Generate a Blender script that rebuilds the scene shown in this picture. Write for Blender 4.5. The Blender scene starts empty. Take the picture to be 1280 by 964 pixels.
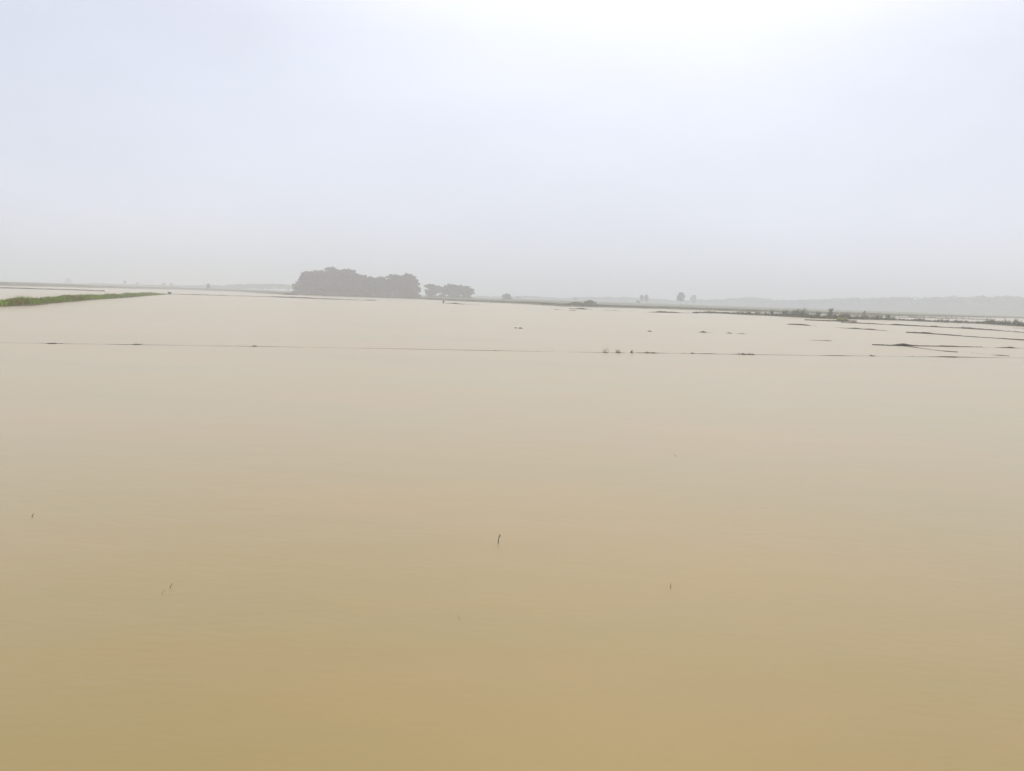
import bpy, math, random
from mathutils import Vector, Matrix, noise

scene = bpy.context.scene
COL = scene.collection
R = math.radians

# ------------------------------------------------------------------ camera
FX = 967.0                    # focal length in photograph pixels (1280 wide)
HZ = 371.5                    # horizon row at mid picture
SLOPE = 0.033                 # the photographer held the camera slightly tilted
CAM_H = 3.0
pitch = math.atan((482 - HZ) / FX)
roll = math.atan(SLOPE)
F = Vector((0, math.cos(pitch), -math.sin(pitch)))
R0 = Vector((1, 0, 0)); U0 = Vector((0, math.sin(pitch), math.cos(pitch)))
RT = R0 * math.cos(roll) + U0 * math.sin(roll)
UP = U0 * math.cos(roll) - R0 * math.sin(roll)
CAM = Vector((0, 0, CAM_H))
cd = bpy.data.cameras.new("camera"); cam = bpy.data.objects.new("camera", cd); COL.objects.link(cam)
cd.sensor_width = 36.0; cd.lens = 36.0 * FX / 1280.0
cd.clip_start = 0.1; cd.clip_end = 20000
M = Matrix((RT, UP, -F)).transposed().to_4x4(); M.translation = CAM
cam.matrix_world = M
scene.camera = cam

# ------------------------------------------------------------------ sky, sun, exposure
SUN_EL, SUN_AZ = R(53), R(11)         # azimuth measured to the right of straight ahead
sdir = Vector((math.sin(SUN_AZ) * math.cos(SUN_EL), math.cos(SUN_AZ) * math.cos(SUN_EL), math.sin(SUN_EL)))
world = bpy.data.worlds.new("World"); scene.world = world; world.use_nodes = True
nt = world.node_tree; nt.nodes.clear()
def N(t, nt_, **kw):
    n = nt_.nodes.new(t)
    for k, v in kw.items(): setattr(n, k, v)
    return n
out = N('ShaderNodeOutputWorld', nt); bg = N('ShaderNodeBackground', nt); bg.inputs['Strength'].default_value = 0.1
sky = N('ShaderNodeTexSky', nt, sky_type='NISHITA', sun_disc=False, sun_elevation=SUN_EL, sun_rotation=SUN_AZ)
sky.air_density = 1.0; sky.dust_density = 3.0
tc = N('ShaderNodeTexCoord', nt)
nrm = N('ShaderNodeVectorMath', nt, operation='NORMALIZE'); nt.links.new(tc.outputs['Generated'], nrm.inputs[0])
sep = N('ShaderNodeSeparateXYZ', nt); nt.links.new(nrm.outputs[0], sep.inputs[0])
ramp = N('ShaderNodeValToRGB', nt)               # overcast: grey at the horizon, paler overhead
e = ramp.color_ramp.elements
e[0].position = 0.0; e[0].color = (.83, .905, 1.08, 1)
e[1].position = 0.75; e[1].color = (.87, .90, 1.0, 1)
m = e.new(0.30); m.color = (.70, .745, .91, 1)
nt.links.new(sep.outputs['Z'], ramp.inputs[0])
dot = N('ShaderNodeVectorMath', nt, operation='DOT_PRODUCT'); dot.inputs[1].default_value = sdir
nt.links.new(nrm.outputs[0], dot.inputs[0])
mx = N('ShaderNodeMath', nt, operation='MAXIMUM'); mx.inputs[1].default_value = 0; nt.links.new(dot.outputs['Value'], mx.inputs[0])
pw = N('ShaderNodeMath', nt, operation='POWER'); pw.inputs[1].default_value = 8; nt.links.new(mx.outputs[0], pw.inputs[0])
gl = N('ShaderNodeMath', nt, operation='MULTIPLY'); gl.inputs[1].default_value = 1.75; nt.links.new(pw.outputs[0], gl.inputs[0])
gc = N('ShaderNodeVectorMath', nt, operation='SCALE'); gc.inputs[0].default_value = (1.0, .99, .93)
nt.links.new(gl.outputs[0], gc.inputs['Scale'])
cl = N('ShaderNodeTexNoise', nt); cl.inputs['Scale'].default_value = 2.2; cl.inputs['Detail'].default_value = 4
st = N('ShaderNodeMapping', nt); st.inputs['Scale'].default_value = (1, 1, 2.6)
nt.links.new(nrm.outputs[0], st.inputs[0]); nt.links.new(st.outputs[0], cl.inputs['Vector'])
cr = N('ShaderNodeMapRange', nt); cr.inputs['To Min'].default_value = .93; cr.inputs['To Max'].default_value = 1.05
cr.inputs['From Min'].default_value = .3; cr.inputs['From Max'].default_value = .7
nt.links.new(cl.outputs['Fac'], cr.inputs['Value'])
ad = N('ShaderNodeVectorMath', nt, operation='ADD'); nt.links.new(ramp.outputs[0], ad.inputs[0]); nt.links.new(gc.outputs[0], ad.inputs[1])
sc1 = N('ShaderNodeVectorMath', nt, operation='SCALE'); nt.links.new(ad.outputs[0], sc1.inputs[0]); nt.links.new(cr.outputs[0], sc1.inputs['Scale'])
sc2 = N('ShaderNodeVectorMath', nt, operation='SCALE'); nt.links.new(sc1.outputs[0], sc2.inputs[0]); sc2.inputs['Scale'].default_value = 10.0
mix = N('ShaderNodeMix', nt, data_type='RGBA'); mix.inputs['Factor'].default_value = 0.93   # cloud cover over the clear sky
nt.links.new(sky.outputs[0], mix.inputs['A']); nt.links.new(sc2.outputs[0], mix.inputs['B'])
nt.links.new(mix.outputs['Result'], bg.inputs['Color']); nt.links.new(bg.outputs[0], out.inputs[0])

sl = bpy.data.lights.new("sun", 'SUN'); sl.energy = 1.0; sl.angle = R(24); sl.color = (1, .96, .9)
so = bpy.data.objects.new("sun", sl); COL.objects.link(so)
so.rotation_euler = (-sdir).to_track_quat('-Z', 'Y').to_euler(); so.location = (0, 0, 40)

vs = scene.view_settings
scene.display_settings.display_device = 'sRGB'
vs.view_transform = 'Standard'; vs.look = 'None'; vs.gamma = 1.0; vs.use_curve_mapping = False; vs.exposure = 0.0
scene.render.engine = 'CYCLES'
scene.cycles.volume_bounces = 6
scene.cycles.max_bounces = 8
scene.cycles.use_denoising = True

# ------------------------------------------------------------------ helpers
def yh(px): return HZ + SLOPE * (px - 640)
def ray(px, py): return F + RT * ((px - 640) / FX) - UP * ((py - 482) / FX)
def ground(px, py, z=0.0):
    d = ray(px, py); t = (z - CAM_H) / d.z
    return CAM + d * t
def at(px, py, dist):
    d = ray(px, py); return CAM + d * (dist / d.y)
def interp(tab, x):
    if x <= tab[0][0]: return tab[0][1]
    for (a, b), (c, d) in zip(tab, tab[1:]):
        if x <= c: return b + (d - b) * (x - a) / (c - a)
    return tab[-1][1]
def fbm(x, y, s=0.0): return noise.fractal(Vector((x, y, s)), 1.0, 2.0, 4)

def props(o, label=None, cat=None, group=None, kind=None):
    if label: o['label'] = label
    if cat: o['category'] = cat
    if group: o['group'] = group
    if kind: o['kind'] = kind
    return o
def mesh_obj(name, verts, faces, mat, parent=None, smooth=False):
    me = bpy.data.meshes.new(name); me.from_pydata(verts, [], faces); me.update()
    if smooth: me.polygons.foreach_set('use_smooth', [True] * len(me.polygons))
    me.materials.append(mat)
    o = bpy.data.objects.new(name, me); COL.objects.link(o)
    if parent: o.parent = parent
    return o
def empty(name, loc):
    o = bpy.data.objects.new(name, None); o.empty_display_size = .3; o.location = loc; COL.objects.link(o); return o

def mat_new(name):
    m_ = bpy.data.materials.new(name); m_.use_nodes = True
    t = m_.node_tree; b = t.nodes['Principled BSDF']; return m_, t, b
def mottled(name, c1, c2, scale=1.0, rough=.9, c3=None, detail=6):
    m_, t, b = mat_new(name)
    g = N('ShaderNodeNewGeometry', t); n = N('ShaderNodeTexNoise', t)
    n.inputs['Scale'].default_value = scale; n.inputs['Detail'].default_value = detail
    t.links.new(g.outputs['Position'], n.inputs['Vector'])
    r = N('ShaderNodeValToRGB', t); el = r.color_ramp.elements
    el[0].position = .32; el[0].color = (*c1, 1); el[1].position = .68; el[1].color = (*c2, 1)
    if c3: x_ = el.new(.5); x_.color = (*c3, 1)
    t.links.new(n.outputs['Fac'], r.inputs[0])
    rnd = N('ShaderNodeHueSaturation', t)
    mr = N('ShaderNodeMapRange', t); mr.inputs['To Min'].default_value = .7; mr.inputs['To Max'].default_value = 1.3
    t.links.new(g.outputs['Random Per Island'], mr.inputs['Value'])
    t.links.new(mr.outputs[0], rnd.inputs['Value']); t.links.new(r.outputs[0], rnd.inputs['Color'])
    t.links.new(rnd.outputs[0], b.inputs['Base Color'])
    b.inputs['Roughness'].default_value = rough; b.inputs['Specular IOR Level'].default_value = .2
    return m_

M_MUD = mottled('wet_mud', (.028, .022, .015), (.06, .048, .032), 1.3, .8)
M_SOIL = mottled('field_soil', (.10, .10, .055), (.17, .15, .09), .05, .95, (.12, .12, .06))
M_BANK = mottled('bank_earth', (.08, .075, .05), (.14, .12, .085), .3, .95)
M_GRASS = mottled('dike_grass', (.22, .17, .02), (.27, .40, .005), .16, .85, (.18, .27, .006))
M_WEED = mottled('bank_weeds', (.03, .035, .010), (.075, .10, .016), .35, .85)
M_YGRASS = mottled('yellow_grass', (.20, .22, .03), (.28, .27, .05), .8, .85)
M_PALE = mottled('pale_field_grass', (.13, .15, .05), (.22, .22, .08), .2, .9)
M_SCRUB = mottled('dry_scrub', (.09, .085, .045), (.15, .135, .075), .15, .9)
M_LEAF = mottled('tree_leaves', (.145, .092, .084), (.205, .138, .122), .25, .8)
M_LEAF_B = mottled('grey_tree_leaves', (.125, .10, .085), (.18, .145, .12), .25, .8)
M_LEAF2 = mottled('paler_tree_leaves', (.075, .088, .055), (.115, .13, .08), .25, .8)
M_BARK = mottled('bark', (.06, .05, .04), (.11, .095, .075), 2.0, .9)
M_WOOD = mottled('farland_wood', (.035, .042, .03), (.06, .07, .045), .02, .9)
M_STALK = mottled('dead_stalk', (.035, .028, .018), (.06, .048, .03), 30, .7)
M_STRAW = mottled('pale_straw', (.16, .14, .06), (.24, .20, .10), 30, .7)
M_POST = mottled('wet_wood', (.008, .006, .005), (.016, .012, .01), 6, .7)

# ------------------------------------------------------------------ water
def water_mat():
    m_, t, b = mat_new('muddy_water')
    g = N('ShaderNodeNewGeometry', t)
    # silt: broad uneven patches in the suspended mud
    n = N('ShaderNodeTexNoise', t); n.inputs['Scale'].default_value = .10; n.inputs['Detail'].default_value = 5; n.inputs['Roughness'].default_value = .6
    mp = N('ShaderNodeMapping', t); mp.inputs['Scale'].default_value = (.6, 1.6, 1)
    t.links.new(g.outputs['Position'], mp.inputs[0]); t.links.new(mp.outputs[0], n.inputs['Vector'])
    r = N('ShaderNodeValToRGB', t); el = r.color_ramp.elements
    el[0].position = .3; el[0].color = (.282, .213, .064, 1); el[1].position = .7; el[1].color = (.350, .222, .060, 1)
    t.links.new(n.outputs['Fac'], r.inputs[0]); t.links.new(r.outputs[0], b.inputs['Base Color'])
    # the suspended silt scatters more light back the lower one looks across it
    b.inputs['Sheen Weight'].default_value = .44; b.inputs['Sheen Roughness'].default_value = .43; b.inputs['Sheen Tint'].default_value = (1, .91, .72, 1)
    b.inputs['IOR'].default_value = 1.33; b.inputs['Roughness'].default_value = .23
    # ripples: a slow swell and fine wind wrinkles
    n1 = N('ShaderNodeTexNoise', t); n1.inputs['Scale'].default_value = 1.1; n1.inputs['Detail'].default_value = 3
    m1 = N('ShaderNodeMapping', t); m1.inputs['Rotation'].default_value = (0, 0, .25); m1.inputs['Scale'].default_value = (.55, 1.3, 1)
    t.links.new(g.outputs['Position'], m1.inputs[0]); t.links.new(m1.outputs[0], n1.inputs['Vector'])
    n2 = N('ShaderNodeTexNoise', t); n2.inputs['Scale'].default_value = 9.0; n2.inputs['Detail'].default_value = 2
    t.links.new(m1.outputs[0], n2.inputs['Vector'])
    b1 = N('ShaderNodeBump', t); b1.inputs['Strength'].default_value = 1; b1.inputs['Distance'].default_value = .011
    b2 = N('ShaderNodeBump', t); b2.inputs['Strength'].default_value = 1; b2.inputs['Distance'].default_value = .0025
    t.links.new(n1.outputs['Fac'], b1.inputs['Height']); t.links.new(n2.outputs['Fac'], b2.inputs['Height'])
    t.links.new(b1.outputs[0], b2.inputs['Normal']); t.links.new(b2.outputs[0], b.inputs['Normal'])
    return m_
M_WATER = water_mat()
def disc_rings(radii, nseg, zf):
    v = []; f = []
    for r_ in radii:
        for k in range(nseg):
            a = 2 * math.pi * k / nseg; x, y = r_ * math.sin(a), r_ * math.cos(a)
            v.append((x, y, zf(x, y, r_, a)))
    for i in range(len(radii) - 1):
        for k in range(nseg):
            k2 = (k + 1) % nseg
            f.append((i * nseg + k, (i + 1) * nseg + k, (i + 1) * nseg + k2, i * nseg + k2))
    c = len(v); v.append((0, 0, zf(0, 0, 0, 0)))
    for k in range(nseg): f.append((c, k, (k + 1) % nseg))
    f = [tuple(reversed(q)) for q in f]
    return v, f
EDGE = 3600
v, f = disc_rings([50, 200, 800, EDGE], 96, lambda x, y, r_, a: 0.0)
props(mesh_obj('flood_water', v, f, M_WATER), kind='structure')

# ------------------------------------------------------------------ ground: field bed under the flood, rising to the far land
SHORE_PX = [(-200, 356), (0, 357.5), (110, 359.7), (200, 361.3), (260, 363), (330, 366), (380, 369.6), (450, 372), (520, 374),
            (560, 376.3), (600, 378), (640, 379.5), (700, 383.3), (760, 384.8), (830, 386.5), (870, 388), (960, 391), (1040, 393.5),
            (1140, 396), (1200, 397), (1280, 398.6), (1480, 404)]
SHORE = []
for px, py in SHORE_PX:
    p = ground(px, py); SHORE.append((math.atan2(p.x, p.y), math.hypot(p.x, p.y)))
def shore_r(a):
    if a > math.pi: a -= 2 * math.pi
    if abs(a) > 1.2: return 600.0
    return interp(SHORE, a) * (1 + .012 * fbm(a * 40, 2.2))
def smooth(t): t = max(0, min(1, t)); return t * t * (3 - 2 * t)
def land_z(x, y):
    r_ = math.hypot(x, y); a = math.atan2(x, y); d = r_ - shore_r(a)
    return -.5 + 1.05 * smooth((d + 8) / 16) + .5 * smooth(d / 500) + (.12 * fbm(x * .03, y * .03) if d > 0 else 0)
radii = [20, 60, 120, 180] + [220 + 9 * i for i in range(66)] + [830, 900, 1000, 1150, 1350, 1650, 2100, 2800, EDGE + 20]
v, f = disc_rings(radii, 540, lambda x, y, r_, a: land_z(x, y) if r_ > 150 else -.5)
props(mesh_obj('ground', v, f, M_SOIL, smooth=True), kind='structure')

# ------------------------------------------------------------------ low wooded hills on the right horizon
RIDGE = [(800, 378.5), (830, 376.5), (870, 374.8), (905, 374.3), (925, 372.3), (940, 371.8), (958, 373.2), (972, 375.2), (1000, 375.2), (1030, 374),
         (1060, 373), (1100, 372.3), (1150, 372.2), (1200, 371.3), (1280, 371.5), (1400, 372), (1520, 374)]
def ridge_dist(px): return interp([(800, 1330), (960, 1250), (1100, 1130), (1280, 980), (1520, 930)], px)
v = []; f = []; prof = [(0, -.02), (25, .45), (55, .86), (95, 1.0), (160, .9), (300, .55), (480, .0)]
cols = list(range(790, 1531, 4))
for i, px in enumerate(cols):
    D = ridge_dist(px); top = at(px, interp(RIDGE, px), D + 95)
    end = smooth((px - 790) / 40.0) * smooth((1530 - px) / 60.0)
    for dd, h in prof:
        q = at(px, 380, D + dd)
        v.append((q.x, q.y, .6 + (top.z - 3.0) * h * end + .7 * fbm(px * .05, dd * .02)))
np_ = len(prof)
for i in range(len(cols) - 1):
    for j in range(np_ - 1):
        a = i * np_ + j; f.append((a, a + np_, a + np_ + 1, a + 1))
f = [tuple(reversed(q)) for q in f]
props(mesh_obj('hills', v, f, M_WOOD, smooth=True), kind='structure')

# ------------------------------------------------------------------ foliage builders
def leaf(V, Fc, p, s, rng, flat=.5):
    a = Vector((rng.gauss(0, 1), rng.gauss(0, 1), rng.gauss(0, flat))).normalized()
    b = a.cross(Vector((rng.gauss(0, 1), rng.gauss(0, 1), rng.gauss(0, 1)))).normalized()
    i = len(V); w = s * .5
    V += [tuple(p - a * s * .6), tuple(p + b * w), tuple(p + a * s * .6), tuple(p - b * w)]
    Fc.append((i, i + 1, i + 2, i + 3))
def tube(V, Fc, pts, rads, n=7):
    i0 = len(V)
    for k, (p, r_) in enumerate(zip(pts, rads)):
        d = (pts[min(k + 1, len(pts) - 1)] - pts[max(k - 1, 0)]).normalized()
        s = d.cross(Vector((.31, .95, .1))).normalized(); t = d.cross(s)
        for j in range(n):
            a = 2 * math.pi * j / n; V.append(tuple(p + s * (r_ * math.cos(a)) + t * (r_ * math.sin(a))))
    for k in range(len(pts) - 1):
        for j in range(n):
            j2 = (j + 1) % n
            Fc.append((i0 + k * n + j, i0 + k * n + j2, i0 + (k + 1) * n + j2, i0 + (k + 1) * n + j))
    V.append(tuple(pts[-1])); e_ = len(V) - 1
    for j in range(n): Fc.append((i0 + (len(pts) - 1) * n + j, i0 + (len(pts) - 1) * n + (j + 1) % n, e_))

FAR = 1.26
def tree(name, label, cat, group, px, top, w, dist, seed, base_y=None, cb=.25, mat=None, leaf_s=.5, dens=1.0, lobes=15):
    """a tree standing on the land at the given distance: tapered trunk with limbs, crown of leaf clumps"""
    rng = random.Random(seed); mat = mat or M_LEAF
    if dist > 400: dist *= FAR; leaf_s *= FAR
    b = at(px, 380, dist); zb = max(land_z(b.x, b.y), -.1) if base_y is None else at(px, base_y, dist).z
    H = at(px, top, dist).z - zb; W = w / FX * dist
    root = empty(name, (b.x, b.y, zb)); props(root, label, cat, group)
    TV, TF, LV, LF = [], [], [], []
    r0 = max(.06, H * .022)
    lean = Vector((rng.uniform(-.04, .04) * H, rng.uniform(-.04, .04) * H, 0))
    pts = [Vector((0, 0, -.15)), Vector((0, 0, H * .15)) + lean * .2, Vector((0, 0, H * .45)) + lean * .7, Vector((0, 0, H * .8)) + lean]
    tube(TV, TF, pts, [r0 * 1.35, r0, r0 * .7, r0 * .25])
    cz = H * (cb + (1 - cb) * .5); rz = H * (1 - cb) * .5
    centres = []
    for k in range(lobes):
        for _ in range(30):
            u = Vector((rng.uniform(-1, 1), rng.uniform(-1, 1), rng.uniform(-1, 1)))
            if .25 < u.length < 1: break
        lr = rng.uniform(.15, .4)
        c = Vector((u.x * W * .5 * (1 - lr * .7), u.y * W * .5 * (1 - lr * .7), cz + u.z * rz * (1 - lr * .6)))
        centres.append((c, lr * W * .5, lr * rz * 1.05))
    centres.append((Vector((lean.x, lean.y, H - rz * .26)), W * .2, rz * .27))
    for k in range(10 if name in ('grove_tree', 'group_tree') else 0):                # small sprays standing out of the crown's outline
        a = rng.uniform(0, 6.28); u = rng.uniform(.35, 1)
        centres.append((Vector((math.cos(a) * W * .5 * math.sqrt(1 - u * u * .9), math.sin(a) * W * .5 * math.sqrt(1 - u * u * .9), cz + rz * u * .98)), W * rng.uniform(.06, .11), rz * rng.uniform(.08, .14)))
    if cb < .12:                       # skirts of low growth down to the ground
        for k in range(9):
            u = (k + .5) / 9 * 2 - 1
            centres.append((Vector((u * W * .44, rng.uniform(-.3, .3) * W, H * rng.uniform(.05, .14))), W * .14, H * .12))
    for c, lw, lh in centres:
        n = int(dens * 60 * (lw * lw * 2 + lw * lh * 2) / (leaf_s * leaf_s * 4)) + 30
        n = min(n, 700)
        for _ in range(n):
            d = Vector((rng.gauss(0, 1), rng.gauss(0, 1), rng.gauss(0, 1))).normalized() * (rng.uniform(.35, 1.0) ** .6) * (rng.uniform(.9, 1.08) if rng.random() < .86 else rng.uniform(1.05, 1.5))
            p = c + Vector((d.x * lw, d.y * lw, d.z * lh))
            if p.z < .05: p.z = .05 + rng.random() * .3
            leaf(LV, LF, p, leaf_s * rng.uniform(.6, 1.3), rng)
    for c, lw, lh in centres[:6]:
        s = pts[1].lerp(pts[2], rng.uniform(.3, 1)); mid = s.lerp(c, .5) + Vector((0, 0, H * .03))
        tube(TV, TF, [s, mid, c], [r0 * .45, r0 * .3, r0 * .1], 5)
    mesh_obj('trunk', TV, TF, M_BARK, root, True)
    mesh_obj('crown', LV, LF, mat, root)
    return root

def tuft_mesh(V, Fc, p, h, n, rng, spread=.18, wid=.03, lean=.35):
    for _ in range(n):
        a = rng.uniform(0, 2 * math.pi); r_ = spread * math.sqrt(rng.random())
        b = p + Vector((math.cos(a) * r_, math.sin(a) * r_, -.03)); hh = h * rng.uniform(.5, 1.1)
        l = Vector((rng.gauss(0, lean), rng.gauss(0, lean), 0)) * hh
        s = Vector((math.cos(a + 1.3), math.sin(a + 1.3), 0)) * wid * rng.uniform(.7, 1.3)
        m_ = b + l * .35 + Vector((0, 0, hh * .6)); t = b + l + Vector((0, 0, hh))
        i = len(V); V += [tuple(b - s), tuple(b + s), tuple(m_ + s * .7), tuple(m_ - s * .7), tuple(t)]
        Fc += [(i, i + 1, i + 2, i + 3), (i + 3, i + 2, i + 4)]

def polyline(px_pts, step):
    P = [ground(x, y) for x, y in px_pts]; out_ = []; s_tot = 0
    for a, b in zip(P, P[1:]):
        n = max(1, int((b - a).length / step))
        for k in range(n): out_.append(a.lerp(b, k / n))
    out_.append(P[-1]); return out_
def px_of(p):
    d = p - CAM; z = d.dot(F); return 640 + FX * d.dot(RT) / z

def mound(name, mat, pts, width, hf, parent=None, seed=0, origin=Vector((0, 0, 0)), skirt=-.25):
    """earth ridge along a line of points; where its crest dips below the flood the water covers it"""
    V, Fc = [], []; n = len(pts); prof_ = [(-.5, 0), (-.3, .75), (-.1, 1), (.12, .97), (.32, .7), (.5, 0)]; k = len(prof_)
    for i, p in enumerate(pts):
        t = (pts[min(i + 1, n - 1)] - pts[max(i - 1, 0)]); t.z = 0; t.normalize(); s = Vector((t.y, -t.x, 0))
        w = width * (1 + .25 * fbm(p.x * .3, p.y * .3, seed)); h = hf(p, i / (n - 1))
        off = s * (.12 * width * fbm(p.x * .15, p.y * .15, seed + 3))
        for u, hh in prof_:
            q = p + off + s * (u * w); z = skirt + (h - skirt) * hh + (.04 * h * fbm(q.x * 2, q.y * 2, seed) if hh else 0)
            V.append((q.x - origin.x, q.y - origin.y, z - origin.z))
    for i in range(n - 1):
        for j in range(k - 1):
            a = i * k + j; Fc.append((a, a + 1, a + k + 1, a + k))
    Fc.append(tuple(range(k))); Fc.append(tuple(reversed(range((n - 1) * k, n * k))))
    o = mesh_obj(name, V, Fc, mat, parent, True)
    return o

# ------------------------------------------------------------------ green dike on the left
rng = random.Random(5)
DIKE = [(-90, 386.6), (-30, 383.6), (0, 382.4), (25, 381.6), (60, 378.4), (100, 375.1), (120, 373.7), (150, 372.0), (175, 369.9), (194, 368.6), (203, 368.0)]
pts = polyline(DIKE, 1.0); org = ground(60, 378.4)
dk = props(empty('grass_dike', org), 'long green grassy dike running in from the left edge to a thin point', 'dike')
def dike_h(p, t): return (.42 + .12 * fbm(p.x * .08, p.y * .08)) * (1 - .55 * smooth((t - .7) / .3))
mound('earth_ridge', M_BANK, pts, 3.4, dike_h, dk, 1, org)
V, Fc = [], []
for i, p in enumerate(pts[:-1]):
    t = (pts[i + 1] - p).normalized(); s = Vector((t.y, -t.x, 0)); u = i / len(pts)
    near = 1 if u < .5 else .7
    for _ in range(int(46 * near)):
        w = rng.uniform(-1.5, 1.5); q = p + t * rng.random() + s * w
        hh = dike_h(q, u) * max(.12, 1 - (w / 1.7) ** 2 * .9)
        ht = max(.15, .42 + .4 * fbm(q.x * .16, q.y * .16, 4) + .45 * fbm(q.x * .8, q.y * .8, 8)) * (1 - .6 * smooth((u - .72) / .28))
        tuft_mesh(V, Fc, Vector((q.x, q.y, hh)) - org, ht, 3, rng, .25, .05, .4)
props(mesh_obj('grass', V, Fc, M_GRASS, dk), kind='stuff')

# ------------------------------------------------------------------ thin muddy bunds between the flooded fields
def bund(label, px_pts, width, h0, amp, seed, grass=0, gh=.15, peaks=(), freq=.25, step=.5, group='bunds between the flooded fields', gmat=None):
    pts = polyline(px_pts, step); o_ = pts[len(pts) // 2].copy()
    root = props(empty('field_bund', o_), label, 'bund', group)
    def hf(p, t):
        h = h0 * .72 + amp * 1.25 * fbm(p.x * freq, p.y * freq * .5, seed * 7.7) + amp * .7 * fbm(p.x * 1.7, p.y * .9, seed)
        x = px_of(p)
        for c, wd, up in peaks: h += up * math.exp(-((x - c) / wd) ** 2)
        return h
    mound('earth_ridge', M_MUD, pts, width, hf, root, seed, o_)
    if grass:
        rg = random.Random(seed); V, Fc = [], []
        for i, p in enumerate(pts[:-1]):
            h = hf(p, 0)
            if h < .0: continue
            for _ in range(int(grass * step + rg.random())):
                if fbm(p.x * .4, p.y * .4, seed + 2) < -.05: continue
                q = p.lerp(pts[i + 1], rg.random()) + Vector((rg.uniform(-.3, .3) * width, rg.uniform(-.3, .3) * width, h * .7))
                tuft_mesh(V, Fc, q - o_, gh * (.5 + rg.random()), 4, rg, .12, .02, .5)
        if V: props(mesh_obj('grass', V, Fc, gmat or M_WEED, root), kind='stuff')
    return root

bund('long faint bund line just breaking the water across the whole field',
     [(-60, 427), (0, 428.6), (65, 429.6), (165, 431), (320, 433.2), (520, 436.6), (700, 440), (760, 441), (830, 441.6), (935, 443.3), (1040, 444.8), (1090, 445.2), (1145, 446), (1280, 447.6), (1340, 448.4)],
     .42, .0100, .0055, 1, grass=.8, gh=.05, peaks=[(772, 3, .04), (812, 12, .035), (885, 10, .02), (930, 10, .03), (1045, 14, .025), (1190, 30, .03), (65, 9, .012), (160, 10, .010), (1185, 10, .02)], step=.35)
bund('thin dark bund crossing the far left water in front of the embankment', [(-60, 358.4), (0, 360.3), (60, 362.0), (100, 363.1), (130, 364.4)], 1.2, .5, .12, 2, grass=1.2, gh=.25, step=1.2)
bund('thin dark bund running right from the tip of the grassy dike', [(199, 368.3), (213, 367.9), (250, 368.9), (300, 370.2), (345, 371.6), (420, 374.6), (470, 375.9)], .9, .22, .12, 3, peaks=[(380, 28, .25), (345, 10, .1)], grass=.8, gh=.2, step=1.2)
bund('short dark bund right of the black post', [(547, 378.9), (562, 379.6), (580, 380.8), (600, 381.5)], .9, .10, .1, 4, peaks=[(568, 8, .3)], step=1)
bund('broken chain of low mud islets in front of the middle shore', [(712, 386.3), (745, 387.2), (770, 388.6), (800, 390.2), (850, 391.4), (872, 392.0)], 1.1, .10, .26, 5, freq=.16, peaks=[(732, 10, .12), (835, 16, .15)], grass=1, gh=.2, step=1)
bund('short mud streak left of the broken islets', [(694, 387.2), (706, 387.9), (726, 388.9)], .9, .03, .22, 6, freq=.3, step=.8)
bund('faint broken mud line on the open water below the vegetated bank', [(868, 415.2), (890, 416.0), (912, 416.8), (934, 417.6)], .55, -.015, .06, 7, peaks=[(878, 5, .16), (912, 4, .10), (926, 3, .08)], step=.4)
bund('low dark bund split in pieces below the shrubs of the vegetated bank', [(984, 405.7), (1000, 406.4), (1012, 407.3), (1052, 410.2), (1090, 412.4), (1110, 414)], .7, .05, .06, 8, peaks=[(993, 7, .1), (1005, 6, .1), (1030, 10, -.06), (1068, 8, .12), (1088, 6, .1)], step=.4, grass=.5, gh=.12)
bund('long blobby bund below the vegetated bank reaching the right edge', [(1052, 403.4), (1075, 404.5), (1120, 406.6), (1165, 408.8), (1200, 410.5), (1240, 413.0), (1280, 415.9), (1320, 418.8)], .9, .20, .08, 9, peaks=[(1068, 4, .12), (1122, 7, .14), (1168, 5, .18), (1205, 7, .12), (1213, 4, .08)], grass=1.6, gh=.22)
bund('smooth straight bund below the long blobby one at the right edge', [(1133, 415.9), (1160, 417.3), (1200, 420.2), (1240, 422.8), (1280, 425.6), (1320, 428.4)], .7, .11, .05, 10, peaks=[(1143, 3, .06), (1157, 6, .1)], grass=1, gh=.12)
bund('dark bund swelling into a muddy hump at its left end', [(1091, 431.3), (1110, 432.1), (1130, 432.4), (1160, 432.9), (1200, 433.7), (1226, 434.1), (1250, 434.8), (1280, 435.4), (1320, 436)], .8, .055, .035, 11, peaks=[(1129, 9, .13), (1095, 3, .03), (1185, 20, .05), (1240, 8, -.05), (1263, 3, .06), (1290, 18, -.04)], grass=2, gh=.08, step=.35)
bund('thin bund forking down right from the muddy hump', [(1130, 432.8), (1150, 435.4), (1170, 438), (1184, 439.6), (1197, 440.4)], .5, .03, .035, 12, peaks=[(1190, 6, .07)], step=.35, grass=1.5, gh=.07)
bund('faint mud streak above the long bund line at the right edge', [(1214, 441.2), (1230, 442.8), (1250, 444.6), (1262, 445.2)], .5, .0, .03, 13, peaks=[(1252, 8, .05)], step=.35)
bund('fine dark streak just under the vegetated bank at the right edge', [(1266, 410.2), (1300, 411.6), (1330, 412.6)], .7, .1, .06, 14, step=.6)
bund('pale short mud streak out on the water right of centre', [(984, 424), (1018, 425.6), (1040, 426.4)], .5, -.012, .03, 15, peaks=[(1030, 10, .03), (1003, 8, .02)], step=.35)

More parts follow.
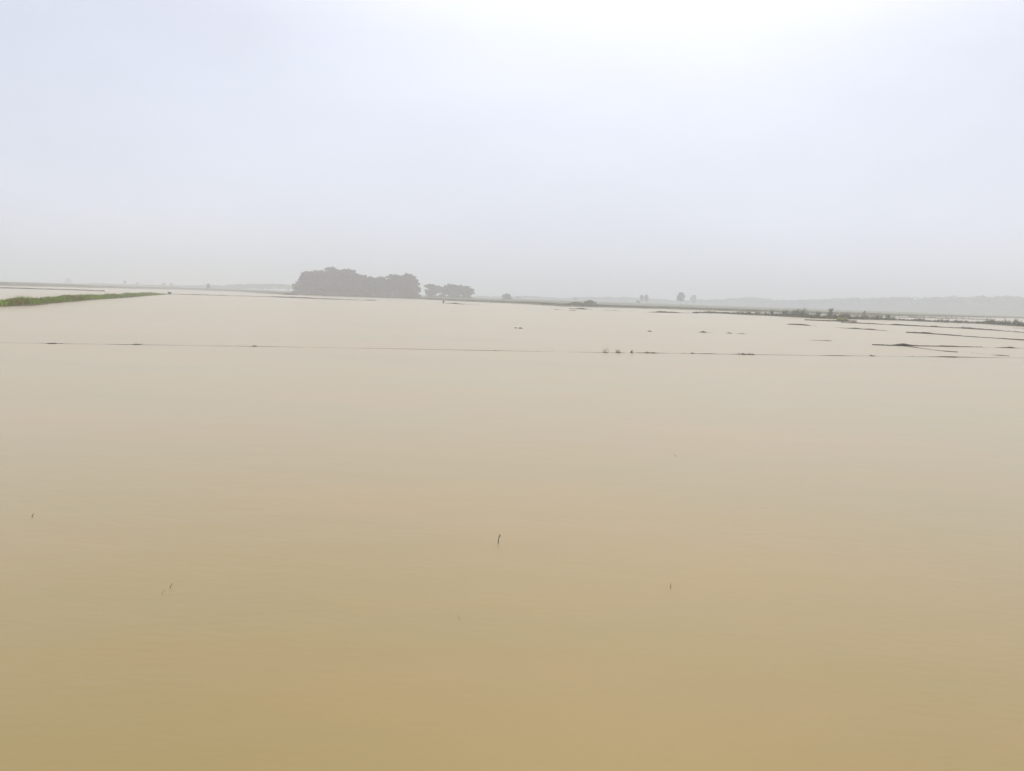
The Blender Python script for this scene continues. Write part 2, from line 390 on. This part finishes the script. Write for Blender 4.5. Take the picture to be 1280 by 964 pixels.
# ------------------------------------------------------------------ vegetated bank, right of centre
def weedy_bank(label, px_pts, hpx, seed, width, per_m, mat, mound_h=.2, group=None):
    pts = polyline(px_pts, .8); o_ = pts[len(pts) // 2].copy()
    root = props(empty('weedy_bank', o_), label, 'bank', group); rg = random.Random(seed)
    mf = lambda p, t: mound_h * (1 + .6 * fbm(p.x * .2, p.y * .2, seed))
    mound('earth_ridge', M_MUD, pts, width, mf, root, seed, o_)
    V, Fc = [], []
    for i, p in enumerate(pts[:-1]):
        x = px_of(p); h = 1.2 * interp(hpx, x) / FX * p.y - mound_h * .6
        for _ in range(int(per_m * .8 + rg.random())):
            q = p.lerp(pts[i + 1], rg.random()) + Vector((rg.uniform(-.3, .3) * width, rg.uniform(-.42, .42) * width, mound_h * .6))
            k = .55 + .9 * max(-.3, fbm(q.x * .35, q.y * .35, seed))
            k = max(k, .5)
            tuft_mesh(V, Fc, q - o_, max(.15, h * k), 6, rg, .4, .09, .35)
    props(mesh_obj('weeds', V, Fc, mat, root), kind='stuff')
    return root
weedy_bank('long dark weedy bank carrying the shrubs right of centre', [(868, 391.3), (900, 391.9), (940, 394.0), (965, 394.9), (1000, 396.8), (1020, 398.2), (1045, 398.9), (1075, 399.3), (1100, 400.0), (1120, 400.6)],
           [(868, 1.6), (888, 3.6), (905, 2.8), (935, 4.2), (950, 5), (985, 6), (1003, 7.5), (1015, 6), (1030, 7), (1050, 7), (1065, 6), (1085, 6), (1112, 6), (1120, 4)], 31, 3.4, 9, M_WEED)
weedy_bank('far weedy strip continuing to the right edge beyond the shrubs', [(1124, 400.8), (1150, 401.8), (1180, 403.2), (1200, 403.9), (1232, 404.9), (1260, 407), (1280, 408.2), (1320, 410.4)],
           [(1124, 2.5), (1140, 4), (1165, 3.4), (1180, 4), (1205, 3.4), (1235, 6), (1250, 7.5), (1280, 9), (1320, 8)], 32, 4.0, 7, M_WEED)
weedy_bank('short near bank with a yellow green grass patch', [(1007, 400.4), (1025, 401.2), (1050, 402.1), (1068, 402.0)], [(1007, .7), (1030, 1.8), (1050, 2.6), (1068, 1.5)], 33, 1.8, 8, M_WEED)
weedy_bank('pale yellow green grass strip on the land behind the shrubs', [(1058, 394.6), (1085, 395.6), (1118, 396.6)], [(1058, 2), (1070, 3.5), (1100, 4.2), (1112, 4), (1118, 2)], 34, 8, 4, M_PALE)
weedy_bank('low pale green strip on the far land above the right weedy strip', [(1128, 397.0), (1150, 397.6), (1190, 398.6), (1240, 400.4)], [(1128, 1.5), (1140, 3), (1175, 2), (1200, 2.4), (1240, 2)], 35, 8, 3, M_PALE)
def shrub(label, px, base, top, w, seed, mat=None, stems=5, leafy=1.0, group='shrubs on the weedy bank', cat='shrub', name='shrub', dist=None, leaf_s=.16):
    rg = random.Random(seed); b = ground(px, base) if dist is None else at(px, base, dist)
    H = (base - top) / FX * b.y; W = w * 1.5 / FX * b.y; stems = int(stems * 1.6)
    root = props(empty(name, b), label, cat, group); TV, TF, LV, LF = [], [], [], []
    for k in range(stems):
        a = rg.uniform(0, 6.28); t = Vector((math.cos(a) * W * .4 * rg.random(), math.sin(a) * W * .4 * rg.random(), H * rg.uniform(.35, 1.0)))
        m_ = Vector((t.x * .45, t.y * .45, t.z * .5)); r_ = max(.015, H * .012)
        s = Vector((t.x * .2, t.y * .2, -.1)); tube(TV, TF, [s, m_, t], [r_, r_ * .8, r_ * .35], 5)
        for _ in range(int(60 * leafy)):
            u = rg.uniform(.25, 1.02); p = s.lerp(m_, u * 2) if u < .5 else m_.lerp(t, u * 2 - 1)
            g_ = W * .11 * (1.15 - u * .8)
            p = p + Vector((rg.gauss(0, g_), rg.gauss(0, g_), rg.gauss(0, .06 * H)))
            if p.z > .02: leaf(LV, LF, p, leaf_s * rg.uniform(.6, 1.4), rg)
    mesh_obj('stems', TV, TF, M_BARK, root, True); mesh_obj('foliage', LV, LF, mat or M_WEED, root)
    return root
shrub('tallest pointed shrub at the right end of the weedy bank', 1037, 398.4, 385.6, 7, 41, stems=6, leafy=1.4)
shrub('spreading shrub in the middle of the weedy bank', 1003, 396.8, 384.0, 9, 42, stems=7, leafy=.9)
shrub('leggy shrub left of the tallest pointed shrub', 1022, 398.0, 387.0, 10, 43, stems=8, leafy=.7)
shrub('thin upright stems left of the spreading shrub', 996, 396.4, 386.0, 6, 44, stems=5, leafy=.45)
shrub('low leaning shrub near the left part of the weedy bank', 965, 394.8, 386.6, 8, 45, stems=7, leafy=.8)
shrub('small shrub at the far left of the weedy bank shrubs', 946, 394, 386.4, 12, 46, stems=7, leafy=.6)
shrub('thin bare stems between the leaning and spreading shrubs', 981, 395.6, 386.2, 9, 47, stems=6, leafy=.3)
shrub('rounded low bush at the right foot of the weedy bank', 1056, 399.2, 392.5, 16, 48, stems=9, leafy=1.3)
shrub('lone faint bush behind the right end of the weedy bank', 1080, 394.0, 388.6, 5, 49, stems=6, leafy=1.2, dist=330, leaf_s=.3)
shrub('small dark shrub at the tip of the grassy dike', 212, 367.8, 364.9, 4, 50, stems=6, leafy=1.0, leaf_s=.2)

# ------------------------------------------------------------------ small clumps on the long faint bund and on the open water
def clod(V, Fc, rad, h, rg, sx=1.0):
    i = len(V); n = 10
    for k in range(n):
        a = 6.2832 * k / n; V.append((math.cos(a) * rad * sx * rg.uniform(.85, 1.15), math.sin(a) * rad * rg.uniform(.85, 1.15), -.05))
    for k in range(n):
        a = 6.2832 * k / n; V.append((math.cos(a) * rad * sx * .6, math.sin(a) * rad * .6, h * rg.uniform(.7, 1)))
    V.append((0, 0, h))
    for k in range(n):
        k2 = (k + 1) % n; Fc.append((i + k, i + k2, i + n + k2, i + n + k)); Fc.append((i + n + k, i + n + k2, i + 2 * n))
def two_mats(o, nf):
    o.data.materials.append(M_MUD)
    o.data.polygons.foreach_set('material_index', [0] * nf + [1] * (len(o.data.polygons) - nf))
def tuft(label, px, py, h, n, seed, spread=.2, wid=.012, lean=.3, name='grass_tuft', cat='grass tuft', group='tufts along the long faint bund', mat=None, z=0):
    rg = random.Random(seed); p = ground(px, py); V, Fc = [], []
    tuft_mesh(V, Fc, Vector((0, 0, z)), h, n, rg, spread, wid, lean)
    nf = len(Fc); clod(V, Fc, spread * 1.15, .022 + z, rg)
    o = mesh_obj(name, V, Fc, mat or M_WEED); o.location = p; two_mats(o, nf)
    return props(o, label, cat, group)
tuft('two arching stems over the long faint bund', 756.5, 441, .48, 9, 61, .22, .010, .28)
tuft('darkest bushy tuft right beside the arching stems', 772, 441.2, .28, 26, 62, .17, .008, .45)
tuft('sparse tuft between the bushy tuft and the mud patch', 790, 441.3, .22, 14, 63, .12, .010, .3)
tuft('tuft at the left end of the dark mud patch', 808.5, 441.5, .15, 18, 64, .14, .008, .4)
tuft('low tuft at the right end of the dark mud patch', 817, 441.6, .10, 30, 65, .2)
tuft('left tuft of the close pair on the bund right of centre', 928, 443.2, .13, 50, 66, .28)
tuft('right tuft of the close pair on the bund right of centre', 938, 443.4, .12, 60, 67, .3)
tuft('tiny sparse tuft before the close pair', 866, 442.2, .14, 14, 68, .15, .009)
tuft('isolated dark tuft at the end of the bund near the right bunds', 1090.5, 445.2, .11, 60, 69, .18)
tuft('low tuft on the bund nearest the left edge', 65, 429.6, .10, 18, 70, .3, .008)
tuft('thin tuft on the bund below the grassy dike', 171, 431, .20, 10, 71, .3, .006)
tuft('small dark tuft on the bund below the hazy grove', 318, 433.2, .10, 34, 72, .15)
tuft('flat tuft on the bund close to its right end', 1185, 446.4, .09, 70, 73, .6)

# yellow-green patch on that bank
rg = random.Random(77); V, Fc = [], []; o_ = ground(1052, 401.3)
for _ in range(170):
    q = ground(1052 + rg.uniform(-5.5, 6), 401.3 + rg.uniform(-.25, .3)); tuft_mesh(V, Fc, q - o_ + Vector((0, 0, .2)), .6, 4, rg, .25, .08, .35)
nf = len(Fc); clod(V, Fc, .6, .22, rg, 2.2); yp = mesh_obj('grass_patch', V, Fc, M_YGRASS); yp.location = o_; two_mats(yp, nf)
props(yp, 'bright yellow green grass patch on the short near bank', 'grass patch')

def weed_raft(label, px, py, w, h, seed, mat=None):
    rg = random.Random(seed); p = ground(px, py); V, Fc = [], []
    for _ in range(90):
        a = rg.uniform(0, 6.28); r_ = math.sqrt(rg.random())
        q = Vector((math.cos(a) * r_ * w * .5, math.sin(a) * r_ * w * .6, 0)); k = 1 - r_ * r_ * .8
        tuft_mesh(V, Fc, q, h * k * rg.uniform(.4, 1), 1, rg, .03, .02, .9)
        leaf(V, Fc, q + Vector((0, 0, .012 + h * .4 * k * rg.random())), .08, rg, .15)
    o = mesh_obj('weed_clump', V, Fc, mat or M_WEED); o.location = p
    return props(o, label, 'weed clump', 'weed clumps afloat on the open water')
weed_raft('dark weed clump afloat on open water left of the vegetated bank', 650.5, 410.6, .42, .14, 81)
weed_raft('small pale clump beside the dark floating weed clump', 644.5, 410.3, .22, .08, 82, M_SCRUB)
weed_raft('thin brown clump afloat above the arching stems', 812, 414.3, .38, .08, 83)

# ------------------------------------------------------------------ foreground stems poking out of the water
def stem(label, segs, mat=None, seed=0, rad=.006):
    """segs: chains of (px, py) from the waterline up, standing at the first chain's foot"""
    foot = ground(*segs[0][0]); V, Fc = [], []; rg = random.Random(seed); dist = foot.y
    for ch in segs:
        g0 = ground(*ch[0]) if ch[0][1] >= segs[0][0][1] - 4 else at(ch[0][0], ch[0][1], dist)
        P = []
        for k, (x, y) in enumerate(ch):
            q = at(x, y, dist + (g0.y - dist) * .5 + rg.uniform(-.015, .015) * k); P.append(q - foot)
        P[0].z = min(P[0].z, P[0].z if P[0].z > .02 else -.03)
        tube(V, Fc, P, [rad * (1 - .6 * k / max(1, len(P) - 1)) for k in range(len(P))], 6)
    o = mesh_obj('dead_stem', V, Fc, mat or M_STALK, smooth=True); o.location = foot
    return props(o, label, 'stem', 'dead stems poking out of the near water')
stem('black bent stem standing in the near water at picture centre', [[(622.6, 679.5), (623.1, 675), (623.6, 672.0), (624.5, 667.6)], [(623.5, 671.8), (624.8, 670.6), (625.9, 668.9)]], seed=1, rad=.0058)
stem('small hooked dark stem near the left edge of the water', [[(40.8, 646.8), (40.2, 645.2), (41.2, 643.2), (42.4, 641.4)], [(40.9, 645), (43.4, 646.3), (44.5, 647.2)]], seed=2, rad=.005)
stem('slanting brown stem at the lower left of the water', [[(211.6, 735.2), (213.6, 732.4), (215.8, 729.0)]], mat=M_SCRUB, seed=3, rad=.004)
stem('short upright brown stem at the lower right of centre', [[(838.4, 735.2), (838.4, 732.6), (838.8, 729.2)]], mat=M_SCRUB, seed=4, rad=.004)
stem('tiny pale stub on the water right of centre', [[(844, 570.6), (844, 569.6), (844.1, 568.4)]], mat=M_SCRUB, seed=5, rad=.008)
stem('thin pale straw in the water below the black bent stem', [[(575, 775), (573.6, 771.5), (572.6, 768.4)]], mat=M_STRAW, seed=6, rad=.0022)
stem('thin leaning straw left of the slanting brown stem', [[(201, 743), (203.5, 739.6), (206, 736.6)]], mat=M_STRAW, seed=7, rad=.0022)

# black post by the far shore
p = ground(554.2, 379.2); V, Fc = [], []
tube(V, Fc, [Vector((0, 0, -.3)), Vector((.03, 0, .5)), Vector((.12, 0, 1.15))], [.27, .27, .2], 8)
o = mesh_obj('post', V, Fc, M_POST); o.location = p
props(o, 'short black post standing in the water before the small tree group', 'post')

# ------------------------------------------------------------------ embankment on the left horizon
EMB = [(-170, 352.0), (-60, 355.4), (0, 357.2), (60, 358.3), (110, 359.6), (170, 360.9), (230, 362.3), (300, 364.8), (365, 368.8)]
pts = polyline(EMB, 4.0); o_ = ground(60, 358.3)
em = props(empty('earth_embankment', o_), 'long grey brown earth embankment along the left horizon', 'embankment')
def emb_h(p, t):
    x = px_of(p); return interp([(-200, 2.0), (90, 1.95), (125, 1.4), (220, 1.7), (300, 1.6), (365, 1.2)], x) + .12 * fbm(p.x * .05, p.y * .05, 9)
mound('earth_ridge', M_BANK, pts, 12, emb_h, em, 21, o_)
V, Fc = [], []; rg = random.Random(22)
for i, p in enumerate(pts[:-1]):
    for _ in range(14):
        q = p.lerp(pts[i + 1], rg.random()) + Vector((0, rg.uniform(-4, 3), 0)); tuft_mesh(V, Fc, Vector((q.x, q.y, emb_h(q, 0) * .8)) - o_, .5, 2, rg, .6, .12, .4)
props(mesh_obj('grass', V, Fc, M_SCRUB, em), kind='stuff')

# scrub along the far shore, uncountable
V, Fc = [], []; rg = random.Random(23)
for _ in range(9000):
    px = rg.uniform(360, 1300); a = ground(px, interp(SHORE_PX, px)); az = math.atan2(a.x, a.y)
    r_ = shore_r(az) + 2 + abs(rg.gauss(0, 1)) * 30; x, y = r_ * math.sin(az), r_ * math.cos(az)
    h = (.35 + .5 * max(0, fbm(x * .05, y * .02, 3)))
    tuft_mesh(V, Fc, Vector((x, y, land_z(x, y))), h, 3, rg, .8, .12, .4)
props(mesh_obj('shore_scrub', V, Fc, M_SCRUB), kind='stuff')

# ------------------------------------------------------------------ the hazy grove and the single trees beyond the water
G1 = 'trees of the large hazy grove'
grove = [ # px, top, width, distance, crown base, words
    (374, 352.5, 11, 452, .05, 'low tree at the left end of the large hazy grove'),
    (384, 339.5, 15, 458, .08, 'first tall tree from the left in the large hazy grove'),
    (394, 339.0, 15, 466, .10, 'second tall tree from the left in the large hazy grove'),
    (403, 339.5, 14, 455, .10, 'third tall tree from the left in the large hazy grove'),
    (414, 333.8, 13, 462, .12, 'tallest tree of the large hazy grove'),
    (424, 337.5, 14, 470, .10, 'tree just right of the tallest in the large hazy grove'),
    (435, 336.5, 17, 458, .08, 'broad tree second to the right of the tallest in the hazy grove'),
    (449, 343.5, 18, 464, .06, 'tree where the top of the large hazy grove slopes down'),
    (463, 346.0, 18, 455, .06, 'left tree of the low middle stretch of the large hazy grove'),
    (477, 347.5, 18, 466, .06, 'right tree of the low middle stretch of the large hazy grove'),
    (491, 343.5, 14, 458, .18, 'flat topped tree rising after the low stretch of the hazy grove'),
    (502, 345.0, 13, 470, .10, 'tree between the two crowns at the right end of the hazy grove'),
    (510, 342.5, 15, 460, .08, 'round tall crown near the right end of the large hazy grove'),
    (518.5, 352.5, 9.5, 455, .04, 'low tree at the right end of the large hazy grove')]
for i, (px, top, w, D, cb, lab) in enumerate(grove):
    tree('grove_tree', lab, 'tree', G1, px, top, w * 1.45, D, 100 + i, cb=cb, dens=.62, lobes=30, leaf_s=.6, mat=(M_LEAF, M_LEAF, M_LEAF_B)[i % 3])
words = ['left end', 'first tall tree', 'third tall tree', 'tallest tree', 'broad tree', 'sloping top', 'low middle stretch', 'flat topped tree', 'right end']
for i, (px, w) in enumerate([(377, 15), (390, 20), (405, 20), (420, 20), (436, 20), (453, 21), (471, 21), (492, 21), (510, 17)]):
    tree('understorey_bush', 'bushy undergrowth at the foot of the hazy grove below its ' + words[i], 'bush', 'undergrowth of the large hazy grove',
         px, 354.0 + (px - 440) * .025 + (i % 3) * 1.5, w * 1.35, 446, 150 + i, cb=0, dens=.9, lobes=12, leaf_s=.55)
G2 = 'trees of the small pale group'
small = [(537, 355.0, 11, .38, 'leftmost tree of the small pale group right of the grove'),
         (545, 357.2, 12, .35, 'second tree from the left in the small pale group'),
         (555, 359.0, 11, .32, 'lowest tree in the middle of the small pale group'),
         (564, 355.6, 15, .22, 'tallest dense tree of the small pale group'),
         (573, 356.8, 13, .25, 'dense tree right of the tallest in the small pale group'),
         (582, 357.6, 12, .40, 'thin crowned tree second from the right in the small pale group'),
         (588, 361.0, 8, .45, 'lacy rightmost tree of the small pale group')]
for i, (px, top, w, cb, lab) in enumerate(small):
    tree('group_tree', lab, 'tree', G2, px, top, w * 1.4, 500 + (i % 3) * 9, 200 + i, cb=cb * .6, mat=M_LEAF2, dens=.5, lobes=22, leaf_s=.5)
for i, (px, w, wd) in enumerate([(538, 10, 'left'), (548, 15, 'middle'), (566, 18, 'densest'), (583, 11, 'right')]):
    tree('understorey_bush', 'low undergrowth beneath the %s part of the small pale tree group' % wd, 'bush', 'undergrowth of the small pale group',
         px, 364.6 + .02 * (px - 560), w * 1.3, 494, 230 + i, cb=0, dens=.6, lobes=9, leaf_s=.5)
single = [ # px, top, w, dist, words, name, base
    (260.5, 354.6, 6, 560, 'small dark lone tree standing on the left embankment', 'lone_tree', 0.05, M_LEAF2),
    (157, 350.5, 4.5, 900, 'thin faint tree far off above the middle of the left horizon', 'lone_tree', .3, M_LEAF2),
    (172, 353.0, 5, 900, 'faint low tree just right of the thin tree on the left horizon', 'lone_tree', .1, M_LEAF2),
    (205, 353.8, 5, 900, 'left one of two faint trees close together on the left horizon', 'lone_tree', .1, M_LEAF2),
    (215, 354.2, 5, 900, 'right one of two faint trees close together on the left horizon', 'lone_tree', .1, M_LEAF2),
    (86, 347.8, 9, 1150, 'faintest round tree above the embankment near the left edge', 'lone_tree', .1, M_LEAF2),
    (633.5, 367.4, 13, 520, 'dome shaped bush tree right of the small pale group', 'lone_tree', 0.02, M_LEAF2),
    (647, 370.3, 7, 850, 'faint crown just right of the dome shaped bush tree', 'lone_tree', .05, M_LEAF2),
    (719, 371.6, 6, 850, 'faint small tree behind the olive scrub mound', 'lone_tree', .15, M_LEAF2),
    (797, 375.6, 6, 620, 'low bush below the two peaked tree', 'lone_bush', .02, M_LEAF2),
    (801.8, 368.8, 6, 690, 'left peak of the close tree pair far right of the grove', 'lone_tree', .2, M_LEAF2),
    (807.5, 368.4, 6, 700, 'right peak of the close tree pair far right of the grove', 'lone_tree', .2, M_LEAF2),
    (851, 365.8, 12, 590, 'clear domed tree standing alone above the right shore', 'lone_tree', .25, M_LEAF2),
    (867, 368.8, 11, 850, 'pale domed tree just right of the clear lone tree', 'lone_tree', .15, M_LEAF2),
    (780, 370.8, 14, 1150, 'very faint broad tree left of the close tree pair', 'lone_tree', .05, M_LEAF2),
    (763, 371.0, 10, 1150, 'very faint narrow tree left of the very faint broad one', 'lone_tree', .05, M_LEAF2)]
for i, (px, top, w, D, lab, nm, cb, mt) in enumerate(single):
    tree(nm, lab, 'bush' if 'bush' in nm else 'tree', 'single trees on the hazy horizon', px, top, w, D, 300 + i, cb=cb, mat=mt, dens=.7, lobes=20, leaf_s=.5)
tree('scrub_mound', 'olive grey scrub mound on the shore right of centre', 'bush', None, 737, 375.6, 19, 335, 351, cb=0, mat=M_PALE, dens=.6, lobes=12, leaf_s=.35)
tree('scrub_mound', 'flat tail of dry scrub left of the olive scrub mound', 'bush', None, 721, 377.6, 20, 345, 352, cb=0, mat=M_PALE, dens=.6, lobes=12, leaf_s=.35)

# far woods: one hazy mass on the hills, one beyond the left embankment
def woods(name, spec, dist_f, seed, n, mat, s, dx, depth):
    rg = random.Random(seed); V, Fc = [], []
    for _ in range(n):
        px = rg.uniform(*dx); D = dist_f(px) + rg.uniform(*depth); top = at(px, interp(spec, px), dist_f(px) + 95)
        b = at(px, 380, D); w = rg.uniform(3, 6); hh = max(2.0, top.z - .5) * rg.uniform(.7, 1.0)
        cz = hh - w * .4
        for _ in range(26):
            d = Vector((rg.gauss(0, 1), rg.gauss(0, 1), rg.gauss(0, .8))).normalized()
            leaf(V, Fc, Vector((b.x, b.y, cz)) + Vector((d.x * w, d.y * w, d.z * w * .6)), s * rg.uniform(.7, 1.3), rg)
    props(mesh_obj(name, V, Fc, mat), kind='stuff')
woods('hill_woods', RIDGE, ridge_dist, 61, 1300, M_WOOD, 2.2, (800, 1480), (10, 130))
woods('far_woods', [(90, 353.2), (150, 355.6), (230, 357.6), (290, 356.2), (325, 355.4), (352, 355.2), (375, 358)], lambda x: 1150, 62, 420, M_WOOD, 2.0, (105, 378), (-40, 120))

woods('far_woods', [(590, 370.6), (640, 371.2), (665, 370.2), (700, 373.2), (730, 371.8), (760, 371.6), (790, 372.2), (815, 374.0), (840, 375.0)], lambda x: 1350, 63, 420, M_WOOD, 2.2, (592, 838), (-40, 140))
# ------------------------------------------------------------------ haze: one closed box of even air round everything
hb = EDGE + 60
zb, zt = -1.6, 62.0
V = [(x, y, z) for z in (zb, zt) for x, y in ((-hb, -hb), (hb, -hb), (hb, hb), (-hb, hb))]
Fc = [(3, 2, 1, 0), (4, 5, 6, 7), (0, 1, 5, 4), (1, 2, 6, 5), (2, 3, 7, 6), (3, 0, 4, 7)]
mh = bpy.data.materials.new('haze_air'); mh.use_nodes = True; t = mh.node_tree; t.nodes.clear()
o_ = N('ShaderNodeOutputMaterial', t); pv = N('ShaderNodeVolumePrincipled', t)
pv.inputs['Color'].default_value = (.96, .983, 1.0, 1); pv.inputs['Density'].default_value = .0014; pv.inputs['Anisotropy'].default_value = .1
pv.inputs['Density Attribute'].default_value = ''
t.links.new(pv.outputs[0], o_.inputs['Volume'])
props(mesh_obj('haze', V, Fc, mh), kind='stuff')
